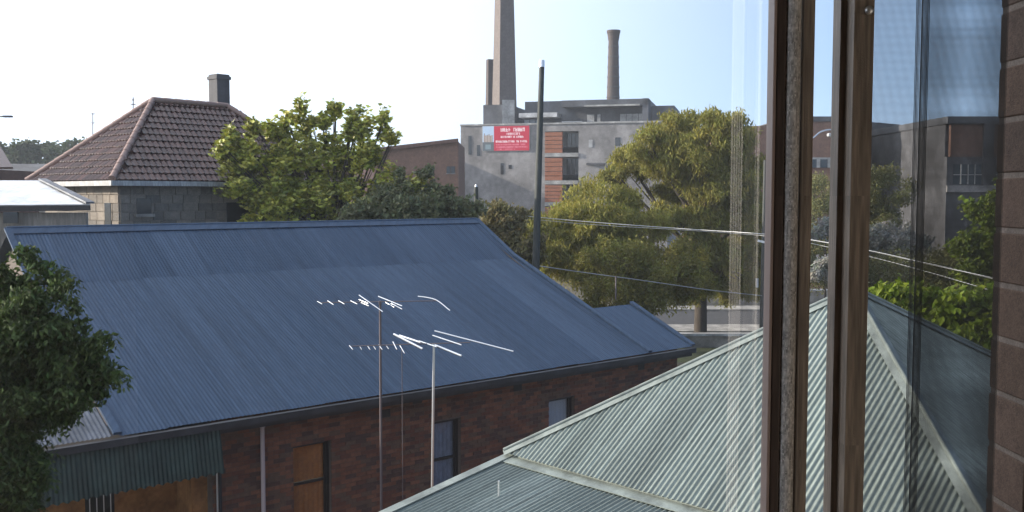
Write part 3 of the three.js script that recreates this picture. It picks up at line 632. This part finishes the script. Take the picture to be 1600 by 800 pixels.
function tree(name, label, group, { foot, trunk = .2, trunkTop, lobes, n, spray, m, tint = [.75, 1.3], shell = .55, clump = .30, per = 42, flat = 1, category = 'tree', limbs = true }) {
  const t = thing(name, label, category, foot, group);
  lobes.forEach(l => l.r.z *= flat);
  const top = trunkTop || lobes[0].c.clone();
  const lean = foot.clone().lerp(top, .5).add(V(rr(-.15, .15), 0, rr(-.15, .15)));
  if (trunk) {
    const wood = [rod(foot, lean, trunk, trunk * .8, 9), rod(lean, top, trunk * .8, trunk * .5, 9)];
    part('trunk', wood.map(g => metreUV(g)), M.bark, t);
    if (limbs) part('limbs', lobes.flatMap(l => { const st = foot.clone().lerp(top, rr(.55, .95)); const mid = st.clone().lerp(l.c, .5).add(V(0, -.2, 0)); return [rod(st, mid, trunk * .38, trunk * .26, 6), rod(mid, l.c, trunk * .26, trunk * .08, 5), ...[0, 1, 2].map(() => rod(mid, l.c.clone().add(V(rr(-.7, .7) * l.r.x, rr(-.3, .8) * l.r.y, rr(-.7, .7) * l.r.z)), trunk * .14, trunk * .03, 4))]; }), M.bark, t);
  }
  const vol = lobes.map(l => Math.pow(l.r.x * l.r.y * l.r.z, .7) * (l.w ?? 1)), sum = vol.reduce((a, b) => a + b);
  const im = shade(new THREE.InstancedMesh(spray, m, n)); im.name = 'crown'; im.userData.kind = 'stuff';
  const mx = new THREE.Matrix4(), Q = new THREE.Quaternion(), col = new THREE.Color(); let k = 0;
  lobes.forEach((l, li) => {
    const cnt = li === lobes.length - 1 ? n - k : Math.round(n * vol[li] / sum);
    // sub-clumps inside the lobe
    const clumps = Array.from({ length: Math.max(5, Math.round(cnt / per)) }, () => { let d; do d = V(rr(-1, 1), rr(-1, 1), rr(-1, 1)); while (d.length() > 1 || d.length() < .05); const r = d.length(); d.normalize().multiplyScalar(Math.pow(r, shell)); return d.multiply(l.r).add(l.c); });
    const cr = clump * Math.cbrt(l.r.x * l.r.y * l.r.z);
    for (let i = 0; i < cnt && k < n; i++, k++) {
      const c = clumps[Math.floor(rnd() * clumps.length)], g = () => (rnd() + rnd() + rnd() - 1.5) * 1.3;
      const p = V(g(), g() * .8, g()).multiplyScalar(cr).add(c).sub(foot);
      Q.setFromEuler(new THREE.Euler(rr(-.5, .5), rr(0, 6.28), rr(-.5, .5)));
      const s = rr(.7, 1.25); mx.compose(p, Q, V(s, s, s)); im.setMatrixAt(k, mx);
      const v = rr(tint[0], tint[1]); im.setColorAt(k, col.setRGB(v * rr(.9, 1.15), v, v * rr(.8, 1.05)));
    }
  });
  t.add(im); return t;
}
const S = {
  broad: leafSpray(8, .19, .10, .17, .25), gum: leafSpray(12, .26, .06, .2, .9), bushy: leafSpray(12, .17, .07, .16, .1),
  near: leafSpray(10, .07, .03, .075, .1), far: leafSpray(10, .9, .6, .8, 0), shrub: leafSpray(9, .16, .09, .13, .1),
};
const L = (px, py, f, rx, ry, rz, w) => ({ c: at(px, py, f), r: V(rx, ry, rz ?? rx), w });
const leafy = leafMat(.33, .34, .055, .5, .8), gum = leafMat(.25, .24, .05), gumDark = leafMat(.15, .155, .055), silver = leafMat(.15, .17, .09), nearGreen = leafMat(.06, .095, .028), lime = leafMat(.17, .24, .015), farGreen = leafMat(.07, .10, .04);
{
  const sh = (px, py, f, h) => [L(px, py, f, .15, h, .15, 4), L(px + 3, py - h * 30, f, .06, h * .5, .06, 6)];
  tree('leafy_tree', 'leafy green tree with bright backlit leaves behind the blue ridge', null, {
    foot: at(520, 420, 34).setY(0), trunk: .15, trunkTop: at(520, 300, 34), n: 2900, flat: .5, spray: S.broad, m: leafy, tint: [.45, 1.7], clump: .24, per: 15, shell: .8,
    lobes: [L(495, 275, 34, 1.9, 1.1), L(410, 275, 33, 1.4, 1.0), L(378, 228, 32.6, .7, .4), L(545, 240, 34, 1.1, .8), L(455, 240, 33.5, .9, .7), L(590, 240, 34.5, .7, .6), L(455, 325, 33, 2.0, .6), L(605, 300, 33.5, 1.4, .8), L(368, 270, 32, .6, .7), L(440, 215, 33.5, .5, .4), L(350, 245, 32.4, .3, .3),
      ...sh(468, 190, 34, .8), ...sh(485, 205, 34, .5), ...sh(505, 198, 34, .5), ...sh(522, 188, 34, .65), ...sh(548, 200, 34, .5), ...sh(572, 200, 34.5, .45), ...sh(598, 200, 34.5, .6), ...sh(445, 195, 33.5, .35), ...sh(425, 205, 33.4, .3), ...sh(395, 205, 33, .3), ...sh(360, 215, 32.5, .25), ...sh(612, 225, 34, .4), ...sh(560, 190, 34, .4), ...sh(345, 235, 32, .2)] });
}
tree('silver_shrub', 'silvery green shrub filling the gap right of the leafy tree', null, {
  foot: at(650, 400, 33).setY(0), trunk: .1, trunkTop: at(650, 330, 33), n: 1500, per: 18, spray: S.shrub, m: silver, category: 'shrub',
  lobes: [L(640, 318, 33, 1.4, .55), L(700, 326, 33.5, 1.1, .35), L(600, 328, 32.5, 1.2, .45), L(645, 280, 33, .6, .5, .4, .5), L(690, 300, 33, .5, .3, .3, .5)] });
tree('gum_tree', 'tallest olive gum tree with layered crown left of the window frame', null, {
  foot: at(1094, 528, 46).setY(0), trunk: .33, trunkTop: at(1090, 330, 46), n: 13000, clump: .29, per: 30, shell: .6, spray: S.gum, m: gum, tint: [.6, 1.3],
  lobes: [[1125, 188, 1.0], [1085, 200, 1.0], [1050, 203, 1.0], [1020, 232, 1.1], [985, 258, 1.0], [965, 275, .6], [1045, 250, 1.2], [1100, 238, 1.2], [1148, 218, 1.0], [1162, 270, 1.2], [1110, 288, 1.3], [1055, 292, 1.0], [1150, 330, 1.3], [1100, 345, 1.1], [1060, 345, .9], [1168, 390, 1.2], [1120, 400, 1.2], [1075, 400, 1.0], [1150, 450, 1.0], [1060, 440, .9], [1105, 440, .8], [1030, 340, .9], [1180, 320, 1.0], [1175, 440, .8]].map(([x, y, q], i) => L(x, y, 45 + (i * 5 % 7) * .5, q, q * .68)) });
tree('gum_tree', 'rounded yellow green tree before the base of the grey block', null, {
  foot: at(930, 520, 43).setY(0), trunk: .2, trunkTop: at(930, 370, 43), n: 4600, spray: S.gum, m: gum, tint: [.8, 1.5],
  lobes: [L(930, 335, 43, 1.6, 1.3), L(870, 370, 42, 1.2, 1.1), L(965, 330, 43.5, 1.0, .9), L(900, 390, 42, 1.5, 1.2), L(845, 385, 41, .8, 1.0), L(1000, 365, 43, 1.2, 1.0)] });
tree('round_bush_tree', 'dense rounded dark bush in front of the taller gum trees', null, {
  foot: at(975, 520, 40).setY(0), trunk: .16, trunkTop: at(975, 430, 40), n: 3300, spray: S.bushy, m: gum, tint: [.6, 1.15],
  lobes: [L(985, 420, 40, 1.5, 1.15), L(930, 430, 39.5, .8, .9), L(1000, 450, 40, 1.4, 1.0), L(960, 470, 39, 1.4, .8), L(1050, 420, 42, 1.2, 1.2), L(1075, 450, 43, 1.0, 1.0)] });
tree('flowering_shrub', 'pale flowering shrub between the ridge end and the tall pole', null, {
  foot: at(790, 430, 39).setY(0), trunk: .1, trunkTop: at(790, 360, 39), n: 1300, spray: S.shrub, m: leafMat(.19, .17, .075), category: 'shrub',
  lobes: [L(790, 345, 39, .9, .7), L(775, 375, 38.5, .8, .6), L(815, 385, 38, .9, .8), L(760, 345, 39, .5, .4)] });
tree('dark_tree', 'dark leafy tree filling the lower left corner close by', null, {
  foot: at(10, 600, 9.2).setY(0), trunk: .12, trunkTop: at(10, 560, 9.2), n: 7600, spray: S.near, m: nearGreen, tint: [.45, 1.7], shell: .75, clump: .2, per: 26, limbs: false,
  lobes: [L(0, 570, 9.2, .55, .75), L(50, 515, 9.0, .3, .32), L(5, 435, 9.3, .28, .2), L(185, 592, 8.9, .1, .02, .04, 2), L(165, 572, 9, .1, .02, .04, 2), L(110, 540, 9, .14, .04, .08, 1.5), L(35, 398, 9.2, .08, .03, .05, 1.5), L(95, 432, 9.2, .07, .02, .04, 2), L(95, 575, 9.1, .34, .26), L(25, 660, 8.9, .45, .42), L(-20, 750, 8.8, .45, .6), L(25, 770, 8.8, .22, .4), L(75, 455, 9.3, .16, .12), L(145, 588, 9.0, .2, .07, .1), L(60, 600, 8.9, .42, .3), L(-50, 640, 9.2, .7, 1.2), L(75, 645, 9, .24, .18), L(105, 513, 9, .16, .06, .1), L(75, 425, 9.2, .13, .05, .1), L(175, 588, 9, .12, .03, .06, 1.5), L(140, 548, 9, .16, .05, .1), L(130, 618, 9, .16, .07, .1), L(55, 402, 9.2, .1, .04, .06), L(120, 480, 9, .1, .03, .06, 1.5), L(155, 535, 9, .1, .03, .06, 1.5), L(100, 448, 9, .1, .03, .06, 1.5), L(150, 612, 9, .1, .04, .06, 1.5)] });
tree('street_tree', 'round topped tree behind the wooden window bar', null, {
  foot: at(1380, 430, 52).setY(0), trunk: .18, trunkTop: at(1380, 320, 52), n: 1900, spray: S.bushy, m: gumDark,
  lobes: [L(1385, 300, 52, 1.5, 1.2), L(1340, 305, 52, 1.3, 1.1), L(1290, 300, 53, 1.6, 1.1), L(1395, 335, 51, 1.3, 1.0)] });
tree('street_tree', 'bright green tree against the brick jamb', null, {
  foot: at(1560, 560, 30).setY(0), trunk: .16, trunkTop: at(1560, 420, 30), n: 3000, spray: S.shrub, m: lime, tint: [.35, 1.0],
  lobes: [L(1545, 360, 30, .75, 1.0), L(1565, 300, 30, .5, .7), L(1530, 400, 30, .7, .8), L(1590, 400, 30, 1.1, 1.6), L(1560, 460, 30, 1.0, 1.0)] });
tree('lime_shrub', 'lime green shrub topping the dark slope of the green roofed house', null, {
  foot: at(1480, 560, 17).setY(0), trunk: .08, trunkTop: at(1480, 490, 17), n: 1700, spray: S.shrub, m: lime, tint: [.6, 1.35], category: 'shrub',
  lobes: [L(1400, 468, 17, .5, .22), L(1470, 485, 16.5, .5, .35), L(1520, 495, 16, .5, .45), L(1440, 490, 17, .5, .3), L(1550, 520, 16, .5, .5)] });
tree('hedge', 'clipped bright green hedge along the far footpath', null, {
  foot: at(1140, 492, 61.5).setY(0), trunk: 0, n: 1300, spray: S.bushy, m: lime, tint: [.7, 1.2], category: 'hedge',
  lobes: [P(12.5, 61.6, 1.2), P(14, 61.6, 1.2), P(15.5, 61.6, 1.2), P(17, 61.6, 1.2)].map(c => ({ c, r: V(.9, .7, .5) })) });
tree('pale_shrub', 'grey leaved shrub seen through the gap between the window bars', null, {
  foot: at(1290, 420, 48).setY(0), trunk: .06, trunkTop: at(1290, 370, 48), n: 1100, spray: S.shrub, m: leafMat(.26, .27, .26), category: 'shrub',
  lobes: [L(1285, 365, 48, .9, .8), L(1400, 375, 48, 1.6, .7), L(1300, 430, 40, .9, .7)] });
// dark street trees behind the gum tree and the window bars
for (const [px, py, f, rx, ry, lab] of [[1215, 330, 56, 2.2, 2.6, 'dark street tree right behind the tall gum tree'], [1300, 400, 50, 2.6, 1.6, 'low dark tree seen in the gap between the window bars'], [1420, 420, 44, 2.2, 1.3, 'dark low tree under the overhead cable behind the insect screen'], [1500, 430, 38, 1.6, .9, 'dark low tree behind the lime green shrub']])
  tree('street_tree', lab, 'dark street trees', { foot: at(px, py, f).setY(0), trunk: .2, trunkTop: at(px, py, f), n: 1500, spray: S.bushy, m: gumDark, tint: [.6, 1.2], lobes: [L(px, py, f, rx, ry), L(px + 20, py + 30, f, rx * .8, ry * .7), L(px - 25, py + 20, f, rx * .7, ry * .8)] });
for (let k = 0; k < 7; k++) {
  const px = -30 + k * 26, f = 150 + (k % 3) * 18, labs = ['leftmost far tree above the dark roof', 'second far tree above the grey roof', 'third far tree above the grey roof', 'fourth far tree, paler, on the left skyline', 'fifth far tree on the left skyline', 'far tree meeting the tiled roof slope', 'far tree just behind the tiled roof slope'];
  tree('far_tree', labs[k], 'far trees on the left skyline', { foot: at(px, 300, f).setY(0), trunk: .3, trunkTop: at(px, 262, f), n: 260, spray: S.far, m: farGreen, tint: [.6, 1.3], lobes: [L(px, 246 + (k * 7 % 5) * 2, f, 3.2, 2.4), L(px + 10, 258, f, 2.6, 2)] });
}

// ---------------------------------------------------------------- television antennas in the yard
function antenna(label, mm, f, mastTop, mastFoot, boom, rods) {
  const a = thing('television_antenna', label, 'antenna', at(...mastFoot, f).setY(0), 'yard antennas');
  const top = at(...mastTop, f), foot = at(...mastFoot, f); const dd = foot.clone().sub(top); foot.copy(top).addScaledVector(dd, top.y / -dd.y);
  part('mast', rod(foot, top, .026, .022, 10), mm, a);
  part('boom', rod(at(boom[0], boom[1], f + .1), at(boom[2], boom[3], f - .05), .009), M.mast, a);
  for (const [x0, y0, x1, y1, r] of rods) part('element', rod(at(x0, y0, f + .12), at(x1, y1, f - .12), r * 1.0), M.alu, a);
  return a;
}
const tall = antenna('taller dark masted television antenna standing in the yard', M.mast, 17.2, [594, 474], [596, 820], [497, 473, 682, 470], [
  [496, 471, 503, 475, .009], [512, 470, 521, 476, .009], [529, 470, 538, 475, .009], [548, 470, 558, 475, .009], [561, 468, 575, 474, .009], [563, 472, 576, 478, .009],
  [561, 461, 598, 487, .010], [591, 463, 628, 478, .010], [611, 474, 628, 483, .010], [602, 472, 616, 480, .007]]);
antenna('shorter television antenna with glaring white bars beside the other mast', M.galv, 16.4, [678, 538], [675, 800], [545, 541, 735, 535], [
  [546, 540, 551, 546, .009], [562, 541, 565, 546, .008], [574, 540, 578, 546, .009], [583, 540, 587, 546, .008], [592, 539, 597, 546, .009], [603, 539, 607, 545, .008], [614, 534, 620, 546, .008], [625, 540, 632, 552, .008],
  [615, 522, 660, 545, .020], [624, 524, 657, 535, .016], [676, 538, 721, 556, .019], [679, 517, 802, 549, .013], [676, 524, 721, 539, .011], [655, 533, 682, 542, .012]]);
part('folded_element', tube([at(653, 463, 17.2), at(668, 465, 17.16), at(682, 469, 17.1), at(703, 485, 16.95)], .010, 16), M.alu, tall);
part('clamp', [frameBox(at(594, 473, 17.18), V(1, 0, 0), UP, V(0, 0, 1), .05, .07, .05, .008)], M.mast, tall);
lone('antenna_stay', rod(at(628, 545, 16.8), at(628, 620, 16.8).setY(0), .006), M.mast, 'faint thin mast between the two antenna masts', 'pole');

// ---------------------------------------------------------------- our own room and window
{
  const x0 = -1.05, x1 = .770, s0 = EYE - 1.0, s1 = EYE + .75, fi = 1.33, fo = 1.53;
  // masonry of our house round the opening, brick jamb, and the wing on the left that shades it
  const ow = struct('house_wall', [BX(-3.05, x0, 0, 9.6, fi, fo), BX(x1 + .118, 4.2, 0, 9.6, fi, fo), BX(x0, x1 + .118, 0, s0, fi, fo), BX(x0, x1 + .118, s1, 9.6, fi, fo)], M.brickWarm);
  struct('house_wall_wing', BX(-3.35, -3.05, 0, 8.6, fi, 2.6), M.brickWarm);
  const jm = part('jamb_mortar', BX(x1 + .0025, x1 + .117, s0, s1, fi + .002, fo + .0015), M.jambMortar, ow);
  for (let k = 0; k * .086 < s1 - s0; k++) {
    const y = s0 + k * .086 + .005, long = k % 2;
    const b = (f0, f1) => part('brick', frameBox(P(x1 + .057 + rr(-.0008, .0008), (f0 + f1) / 2, y + .038), V(0, 0, -1), UP, V(1, 0, 0), f1 - f0, .0775, .114, .003), M.jambBrick[Math.floor(rnd() * 3)], jm);
    if (long) b(fi + .005, fo + .004); else { b(fi + .005, fi + .08); b(fi + .09, fo + .004); }
  }
  const il = -2.1, ir = 2.3, ib = -2.8, fl = EYE - 1.62, ce = EYE + 1.75, g = .004;
  struct('room_wall_window', [BX(il, x0, fl, ce, fi - .06, fi - g), BX(x1, ir, fl, ce, fi - .06, fi - g), BX(x0, x1, fl, s0, fi - .06, fi - g), BX(x0, x1, s1, ce, fi - .06, fi - g)], M.plaster);
  struct('room_wall_left', [BX(il - .2, il, fl, ce, ib, -1.05), BX(il - .2, il, fl, ce, .75, fi - g), BX(il - .2, il, fl, fl + .75, -1.05, .75), BX(il - .2, il, ce - .1, ce, -1.05, .75)], M.plaster);   // a sunny side window
  struct('room_wall_right', BX(ir, ir + .2, fl, ce, ib, fi - g), M.plaster);
  struct('room_floor', BX(il - .2, ir + .2, fl - .2, fl, ib - .2, fi - g), M.floor);
  struct('room_ceiling', BX(il - .2, ir + .2, ce, ce + .2, ib - .2, fi - g), M.plaster);
  struct('room_wall_back', BX(il, ir, fl, ce, ib - .2, ib), M.panelling);

  const wf = thing('window_frame', 'brown timber window frame with slim mullion beside the brick jamb', 'window frame', P(0, 1.3, s0));
  part('sill', BX(x0, x1, s0, s0 + .05, 1.22, fi + .04), M.frame, wf);
  part('head', BX(x0, x1, s1 - .05, s1, 1.24, fi + .03), M.frame, wf);
  part('jamb', BX(x0, x0 + .05, s0 + .05, s1 - .05, 1.24, fi + .03), M.frame, wf);
  part('jamb', BX(x1 - .012, x1 - .002, s0 + .05, s1 - .05, 1.24, fi - .01), M.frame, wf);
  const mu = part('mullion', BX(.4455, .4715, s0 + .05, s1 - .05, 1.266, 1.327), M.frame, wf);
  part('bead', BX(.4375, .4455, s0 + .05, s1 - .05, 1.295, 1.325), M.frame, mu);
  part('stop', BX(.4715, .4765, s0 + .05, s1 - .05, 1.285, 1.327), M.frameDark, mu);
  const latch = part('catch', new THREE.SphereGeometry(.006, 10, 8).scale(1, 1, .6).translate(.463, EYE + .24, -1.262), M.galv, mu);

  const sa = thing('sliding_sash', 'sliding glass sash with weathered grey edge on the left of the mullion', 'window sash', P(-.3, 1.28, s0));
  part('stile', [frameBox(P(.3805, 1.262, (s0 + s1) / 2), V(1, 0, 0), UP, V(0, 0, 1), .016, s1 - s0 - .1, .036, .003)], M.frame, sa);
  part('edge_strip', [metreUV(rod(P(.3615, 1.25, s0 + .05), P(.3615, 1.25, s1 - .05), .0105, .0105, 14))], M.bead, sa);
  part('gasket', [frameBox(P(.345, 1.257, (s0 + s1) / 2), V(1, 0, 0), UP, V(0, 0, 1), .0125, s1 - s0 - .1, .03, .002)], M.frameDark, sa);
  part('glazing_edge', [frameBox(P(.3365, 1.256, (s0 + s1) / 2), V(1, 0, 0), UP, V(0, 0, 1), .004, s1 - s0 - .1, .03, .001)], mat(lin(.32, .24, .21), { rough: .5 }), sa);
  part('stile', BX(x0 + .05, x0 + .1, s0 + .05, s1 - .05, 1.245, 1.285), M.frame, sa);
  part('pane', BX(x0 + .1, .335, s0 + .06, s1 - .06, 1.262, 1.2625), M.pane, sa);

  // insect screens: two overlapping frames with woven wire
  const screen = (label, a, b, f, bars) => {
    const sc = thing('insect_screen', label, 'insect screen', P((a + b) / 2, f, s0), 'insect screens');
    const out = [], p = .0015, r = .00032;
    for (let x = a; x < b; x += p) out.push(BX(x, x + r, s0 + .06, s1 - .06, f, f + r));
    for (let y = EYE - .55; y < EYE + .45; y += p) out.push(BX(a, b, y, y + r, f + r, f + 2 * r));
    part('woven_wire', out, M.mesh, sc, { kind: 'stuff' });
    for (const [c, d] of bars) {                                      // doubled, folded hem of the wire cloth
      const hem = []; for (let x = c; x < d; x += .0017) { const k = Math.abs((x - (c + d) / 2) / (d - c)) * 2; hem.push(BX(x, x + .0009 - .0005 * k, s0 + .06, s1 - .06, f + .004, f + .005)); }
      part('hem', hem, M.mesh, sc, { kind: 'stuff' });
    }
  };
  screen('inner insect screen filling the gap right of the mullion',  .478, .662, 1.296, []);
  screen('outer insect screen behind the inner one with dark vertical bar', .553, .668, 1.312, [[.547, .565]]);

  // sheer curtain hanging in the room's sunshine; the glass mirrors it
  const cu = thing('sheer_curtain', 'gathered white curtain mirrored in the glass as pale vertical streaks', 'curtain', P(.85, -1, fl));
  for (const [a, w] of [[.800, .034], [.852, .045]]) {
    const pts = [], idx = [], uv = [], n = 16; for (let i = 0; i <= n; i++) for (const y of [fl + .05, ce - .08]) { pts.push(a + w * i / n, y, 1.0 - w * i / n + .003 * Math.sin(i * 1.9 + a * 40)); uv.push(w * i / n * 20, y); }
    for (let i = 0; i < n; i++) idx.push(2 * i, 2 * i + 2, 2 * i + 1, 2 * i + 1, 2 * i + 2, 2 * i + 3);
    const cg = new THREE.BufferGeometry(); cg.setAttribute('position', new THREE.Float32BufferAttribute(pts, 3)); cg.setAttribute('uv', new THREE.Float32BufferAttribute(uv, 2)); cg.setIndex(idx); cg.computeVertexNormals();
    part('curtain_fold', cg, M.lace, cu);
  }
  part('curtain_rail', rod(P(.3, -1, ce - .07), P(2.2, -1, ce - .07), .012), M.galv, cu);
}

renderer.render(scene, camera);
